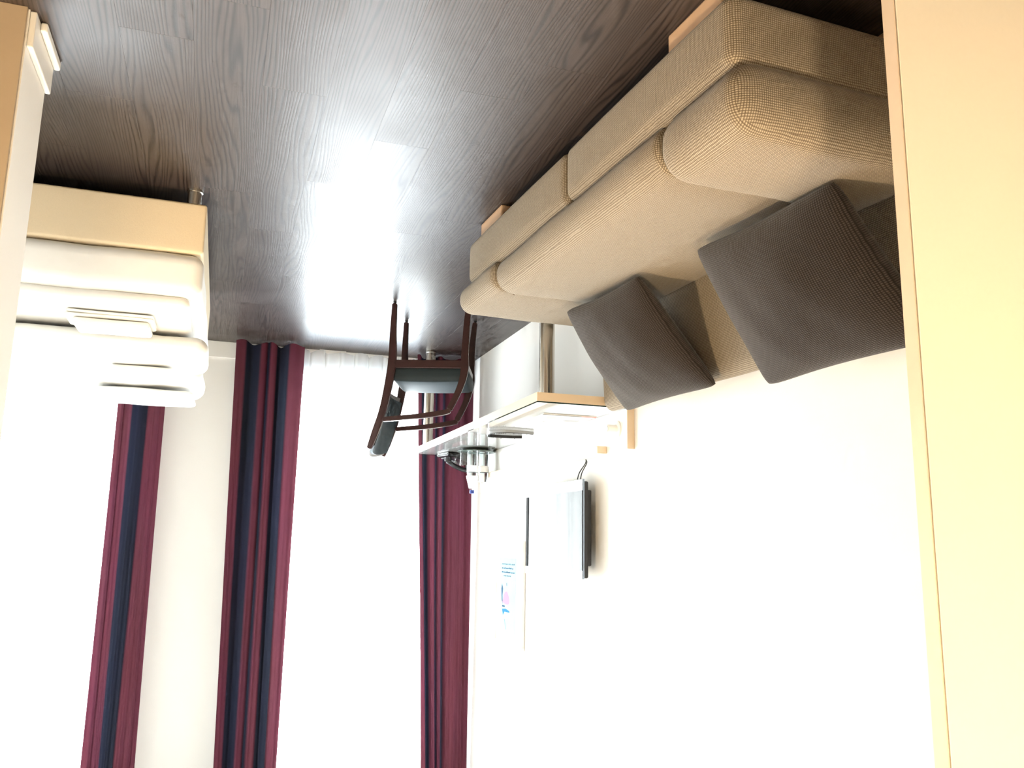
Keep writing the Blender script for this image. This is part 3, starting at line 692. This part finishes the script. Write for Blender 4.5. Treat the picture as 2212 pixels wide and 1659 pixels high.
# ------------------------------------------------------------------ armchair at the desk
CA, CB = Vector((-0.861, 4.752, 0)), Vector((-1.059, 5.167, 0))
CD_ = Vector((-1.494, 5.002, 0)); CC = CA + CD_ - CB
e_ = (CC - CA).normalized()
CH = empty('armchair', CA, math.atan2(e_.y, e_.x)); CW = (CB - CA).length
tag(CH, 'mahogany wooden armchair with slate padded seat drawn up to the desk', 'chair')
TH = 0.030
# local x forward, local y: negative side is the far side of the chair
sgn = -1 if (Matrix.Rotation(CH.rotation_euler[2], 3, 'Z').inverted() @ (CB - CA)).y < 0 else 1
for (a, b) in ((0.0, TH), (CW - TH, CW)):
    y0, y1 = sorted((sgn * a, sgn * b))
    ribbon('rear_leg', [(0.012, 0.012, 0.014), (0.010, 0.19, 0.018), (0.012, 0.34, 0.023), (0.0, 0.46, 0.023), (-0.030, 0.63, 0.020), (-0.068, 0.76, 0.019), (-0.100, 0.856, 0.013)], y0, y1, M_MAHOG, CH)
    ribbon('front_leg', [(0.445, 0.012, 0.014), (0.435, 0.11, 0.017), (0.427, 0.30, 0.020), (0.428, 0.39, 0.022), (0.414, 0.47, 0.019), (0.385, 0.55, 0.017), (0.345, 0.632, 0.016)], y0, y1, M_MAHOG, CH)
    ribbon('arm_rest', [(0.352, 0.636, 0.013), (0.30, 0.650, 0.014), (0.16, 0.671, 0.014), (-0.030, 0.690, 0.013)], y0 - 0.003, y1 + 0.003, M_MAHOG, CH)
    box('seat_rail', (0.030, 0.412, y0 + 0.004, y1 - 0.004, 0.345, 0.392), M_MAHOG, CH, 0.003, 1)
    for xx in (0.012, 0.445): lathe('glide', [(0, 0), (0.010, 0), (0.010, 0.008), (0.006, 0.010), (0.006, 0.016), (0, 0.016)], M_BLACK, CH, (xx, (y0 + y1) / 2, 0), 14)
ya, yb = sorted((sgn * TH, sgn * (CW - TH)))
box('seat_rail', (0.415, 0.440, ya, yb, 0.345, 0.385), M_GREYWOOD, CH, 0.003, 1)
box('seat_rail', (0.0, 0.024, ya, yb, 0.345, 0.385), M_MAHOG, CH, 0.003, 1)
soft_block('seat', (0.226, (ya + yb) / 2, 0.418), (0.222, (yb - ya) / 2 - 0.002, 0.040), (0.03, 0.02, 0.03), M_SEAT, CH, (0.0, 0.0, 0.022))
# back rest: padded, gently hollowed, rounded top, with a pale wooden rim
def back_pad(name, x_off, z0, z1, th, m, crown, inset=0.0, nn=14, belly=0.03):
    V, F = [], []
    def cx(z):   # follow the rear posts
        P = [(0.34, 0.012), (0.46, 0.0), (0.63, -0.030), (0.76, -0.068), (0.90, -0.112)]
        for (a, xa), (b, xb) in zip(P[:-1], P[1:]):
            if z <= b: return xa + (xb - xa) * (z - a) / (b - a)
        return P[-1][1]
    for s in (1, -1):
        for i in range(nn + 1):
            u = -1 + 2 * i / nn; y = (ya + yb) / 2 + u * ((yb - ya) / 2 - 0.001 - inset)
            for j in range(nn + 1):
                v = j / nn; z = z0 + (z1 + crown * (1 - u * u) - z0) * v
                ed = (1 - abs(u) ** 6) ** 0.5 * (1 - abs(2 * v - 1) ** 6) ** 0.5 if s > 0 else 1
                V.append((cx(z) + x_off - belly * (1 - u * u) + s * th * (0.55 + 0.45 * ed), y, z))
    M_ = nn + 1
    for s in (0, 1):
        o_ = s * M_ * M_
        for i in range(nn):
            for j in range(nn):
                q = (o_ + i * M_ + j, o_ + (i + 1) * M_ + j, o_ + (i + 1) * M_ + j + 1, o_ + i * M_ + j + 1)
                F.append(q if s == 0 else q[::-1])
    for i in range(nn):
        for (a, b) in (((i, 0), (i + 1, 0)), ((i + 1, nn), (i, nn)), ((0, i + 1), (0, i)), ((nn, i), (nn, i + 1))):
            F.append((M_ * M_ + a[0] * M_ + a[1], M_ * M_ + b[0] * M_ + b[1], b[0] * M_ + b[1], a[0] * M_ + a[1]))
    bm = bmesh.new(); me = bpy.data.meshes.new(name); me.from_pydata(V, [], F); bm.from_mesh(me); bm_free = bm
    bmesh.ops.recalc_face_normals(bm, faces=bm.faces); bm.to_mesh(me); bm.free()
    o = add_obj(name, me, m, CH, True); me.set_sharp_from_angle(angle=R(40)); return o
back_pad('back_rim', -0.004, 0.498, 0.848, 0.012, M_GREYWOOD, 0.03)
back_pad('backrest', 0.012, 0.528, 0.836, 0.013, M_SEAT, 0.028, 0.004)

# ------------------------------------------------------------------ bed
BX0, BX1, BY0, BY1 = 0.132, 2.14, 3.432, 5.05
BED = tag(empty('bed', ((BX0 + BX1) / 2, (BY0 + BY1) / 2, 0)), 'low double bed with beige base and white mattress behind the divider wall', 'bed')
bo = Vector(((BX0 + BX1) / 2, (BY0 + BY1) / 2, 0))
def bblock(name, x0, x1, y0, y1, z0, z1, r, m, bulge=(0, 0, 0), wob=0, seed=0, n=10, parent=BED):
    return soft_block(name, ((x0 + x1) / 2 - bo.x, (y0 + y1) / 2 - bo.y, (z0 + z1) / 2), ((x1 - x0) / 2, (y1 - y0) / 2, (z1 - z0) / 2), r, m, parent, bulge, n, wob, seed)
bblock('base', BX0, BX1, BY0, BY1, 0.066, 0.272, 0.012, M_BEDBASE)
bblock('mattress', BX0 - 0.006, BX1, BY0 - 0.006, BY1, 0.274, 0.452, (0.05, 0.05, 0.05), M_LINEN, (0.004, 0.008, 0.0), 0.003, 11, 16)
bblock('mattress_topper', BX0 + 0.035, BX1 - 0.02, BY0 + 0.012, BY1 - 0.01, 0.448, 0.500, (0.03, 0.03, 0.024), M_LINEN, (0.0, 0.0, 0.0), 0.002, 12, 14)
for (xx, yy) in ((BX0 + 0.052, BY0 + 0.04), (BX0 + 0.052, BY1 - 0.06), (BX1 - 0.06, BY0 + 0.04), (BX1 - 0.06, BY1 - 0.06)):
    lathe('leg', [(0, 0), (0.031, 0), (0.031, 0.010), (0.027, 0.012), (0.027, 0.066), (0, 0.066)], M_CHROME, BED, (xx - bo.x, yy - bo.y, 0), 24)

def linen(name, b, r, label, cat, group, bulge=(0, 0, 0.0), wob=0.006, seed=0, n=14, fn=None, m=None):
    x0, x1, y0, y1, z0, z1 = b
    o = empty(name, ((x0 + x1) / 2, (y0 + y1) / 2, z0))
    return o
def folded(name, b, r, label, cat, group, layers, wob=0.004, seed=0, m=M_LINEN, bulge=(0.0, 0.0, 0.0)):
    """a folded textile: stacked layers, each a soft slab with a rounded fold"""
    x0, x1, y0, y1, z0, z1 = b
    root = tag(empty(name, ((x0 + x1) / 2, (y0 + y1) / 2, z0)), label, cat, group)
    hgt = (z1 - z0) / layers; rnd = random.Random(seed)
    for k in range(layers):
        dx, dy = rnd.uniform(-0.006, 0.006), rnd.uniform(-0.006, 0.006)
        soft_block('folded_layer', (dx, dy, hgt * (k + 0.5)), ((x1 - x0) / 2 - abs(dx), (y1 - y0) / 2 - abs(dy), hgt / 2), (min(r, (x1 - x0) / 2.1), min(r, (y1 - y0) / 2.1), hgt * 0.48), m, root, bulge, 12, wob, seed * 10 + k)
    return root
G = 'folded white bed linen on the bed'
folded('folded_duvet', (0.105, 1.75, 3.80, 4.28, 0.520, 0.610), 0.05, 'thick white folded duvet on the near half of the bed', 'duvet', G, 1, 0.005, 21, bulge=(0.012, 0.02, 0.006))
folded('folded_duvet', (0.120, 1.75, 4.36, 4.95, 0.522, 0.630), 0.06, 'thick white folded duvet on the window half of the bed', 'duvet', G, 1, 0.006, 22, bulge=(0.012, 0.02, 0.007))
folded('pillow', (0.150, 0.62, 4.45, 4.88, 0.650, 0.680), 0.04, 'flat white pillow lying on the folded duvet nearest the window', 'pillow', None, 1, 0.003, 23, bulge=(0, 0, 0.003))
TG = 'folded white towels on the bed'
folded('towel', (0.300, 0.625, 3.56, 3.755, 0.505, 0.530), 0.012, 'lower folded white towel at the foot of the near duvet', 'towel', TG, 2, 0.0015, 31, M_TOWEL)
folded('towel', (0.312, 0.600, 3.57, 3.75, 0.532, 0.562), 0.014, 'upper folded white towel at the foot of the near duvet', 'towel', TG, 1, 0.002, 32, M_TOWEL)
folded('towel', (0.235, 0.50, 4.02, 4.22, 0.623, 0.652), 0.014, 'folded white towel lying on top of the near duvet', 'towel', TG, 1, 0.002, 33, M_TOWEL)

# ------------------------------------------------------------------ curtains
def cloth(name, x_bot, x_top, y_fn, z0, z1, m, parent, nu=140, nv=26, hem=None):
    V, F, UV = [], [], []
    for i in range(nu + 1):
        u = i / nu
        for j in range(nv + 1):
            v = j / nv
            xa = x_bot[0] + (x_bot[1] - x_bot[0]) * u; xb = x_top[0] + (x_top[1] - x_top[0]) * u
            x_ = xa + (xb - xa) * v
            dx, y_ = y_fn(u, v)
            z_ = z0 + (z1 - z0) * v + (hem(u) * (1 - v) if hem else 0)
            V.append((x_ + dx, y_, z_)); UV.append((u, v))
    for i in range(nu):
        for j in range(nv):
            a = i * (nv + 1) + j; F.append((a, a + nv + 1, a + nv + 2, a + 1))
    me = bpy.data.meshes.new(name); me.from_pydata(V, [], F); me.update()
    uvl = me.uv_layers.new(name='UVMap')
    for lp in me.loops: uvl.data[lp.index].uv = UV[lp.vertex_index]
    return add_obj(name, me, m, parent, True)
YC = YB - 0.13
def folds(valleys, amp, seed):
    """cloth bellies towards the room and dips back at the given valleys; folds tighten towards the top"""
    rnd = random.Random(seed); ph_ = rnd.uniform(0, 6)
    def fn(u, v):
        y_ = 0.0
        for (c, wd, dp) in valleys: y_ += dp * math.exp(-((u - c) / wd) ** 2)
        rip = 0.007 * math.sin(u * 44 + ph_ + v * 1.5) * (0.35 + 0.65 * v) + 0.004 * math.sin(u * 87 + ph_ * 2) * v
        return 0.008 * math.sin(u * 9 + v * 2 + ph_), YC - amp + y_ * amp * (1.0 - 0.25 * v) + rip + 0.006 * math.sin(v * 7 + u * 5 + ph_)
    return fn
CT = []
def curtain(label, xb, xt, navy, valleys, seed):
    r = tag(empty('curtain', ((xb[0] + xb[1]) / 2, YC, 0.02)), label, 'curtain', 'burgundy curtains at the windows')
    o = cloth('curtain_panel', xb, xt, folds(valleys, 0.07, seed), 0.025, 3.07, curtain_mat('curtain_cloth_%d' % seed, navy), r, hem=lambda u: 0.012 * math.sin(u * 17 + seed))
    o.matrix_parent_inverse = Matrix.Translation(r.location).inverted()
    for k in range(6):
        t = (k + 0.5) / 6; x_ = xt[0] + (xt[1] - xt[0]) * t
        h_ = lathe('curtain_glider', [(0, 0), (0.007, 0), (0.007, 0.028), (0, 0.028)], M_TRIM, r, (x_ - r.location.x, 0, 3.035), 10)
    return r
# u runs from the left edge to the right edge of each curtain
curtain('burgundy curtain with navy stripes behind the desk at the left wall', (-1.735, -1.292), (-1.752, -1.425), [(0.50, 0.545), (0.63, 0.665), (0.80, 0.90)],
        [(0.52, 0.05, 0.8), (0.65, 0.035, 0.6), (0.85, 0.07, 1.0), (0.2, 0.08, 0.3)], 1)
curtain('burgundy curtain with navy stripes between desk chair and white wall', (-0.485, -0.035), (-0.478, -0.085), [(0.20, 0.40), (0.52, 0.565), (0.66, 0.85)],
        [(0.33, 0.07, 1.0), (0.55, 0.035, 0.6), (0.77, 0.07, 1.0)], 2)
curtain('burgundy curtain with one navy stripe rising behind the bed', (0.380, 0.682), (0.374, 0.680), [(0.39, 0.66)],
        [(0.52, 0.12, 0.9), (0.87, 0.03, 0.5)], 3)
def sheer(label, xa, xb, seed):
    r = tag(empty('sheer_curtain', ((xa + xb) / 2, YB - 0.045, 0.02)), label, 'curtain', 'white sheers at the windows')
    def fn(u, v):
        n_ = round((xb - xa) / 0.105)
        s = math.sin(u * 2 * math.pi * n_ + 0.5 * math.sin(u * 9 + seed)); q = math.copysign(abs(s) ** 0.45, s)
        return 0.016 * math.cos(u * 2 * math.pi * n_) * (1 - 0.3 * v), YB - 0.045 + 0.022 * q * (1 - 0.35 * v)
    o = cloth('sheer_panel', (xa, xb), (xa, xb), fn, 0.022, 3.07, M_SHEER, r, nu=260, nv=10, hem=lambda u: 0.010 * math.sin(u * 60))
    o.matrix_parent_inverse = Matrix.Translation(r.location).inverted()
    return r
sheer('white sheer curtain across the window beside the desk', -1.735, -0.36, 1)
sheer('white sheer curtain across the window beyond the bed', 0.55, 2.1, 2)
rl = tag(empty('curtain_rail', (0.2, YB - 0.09, 3.085)), 'white ceiling curtain rail along the window wall', 'curtain rail')
for dy in (-0.045, 0.05): box('track', (-1.95, 2.1, dy - 0.012, dy + 0.012, 0, 0.02), M_TRIM, rl, 0.002, 1)
box('fixing_board', (-1.95, 2.1, -0.07, 0.075, 0.02, 0.065), M_TRIM, rl)
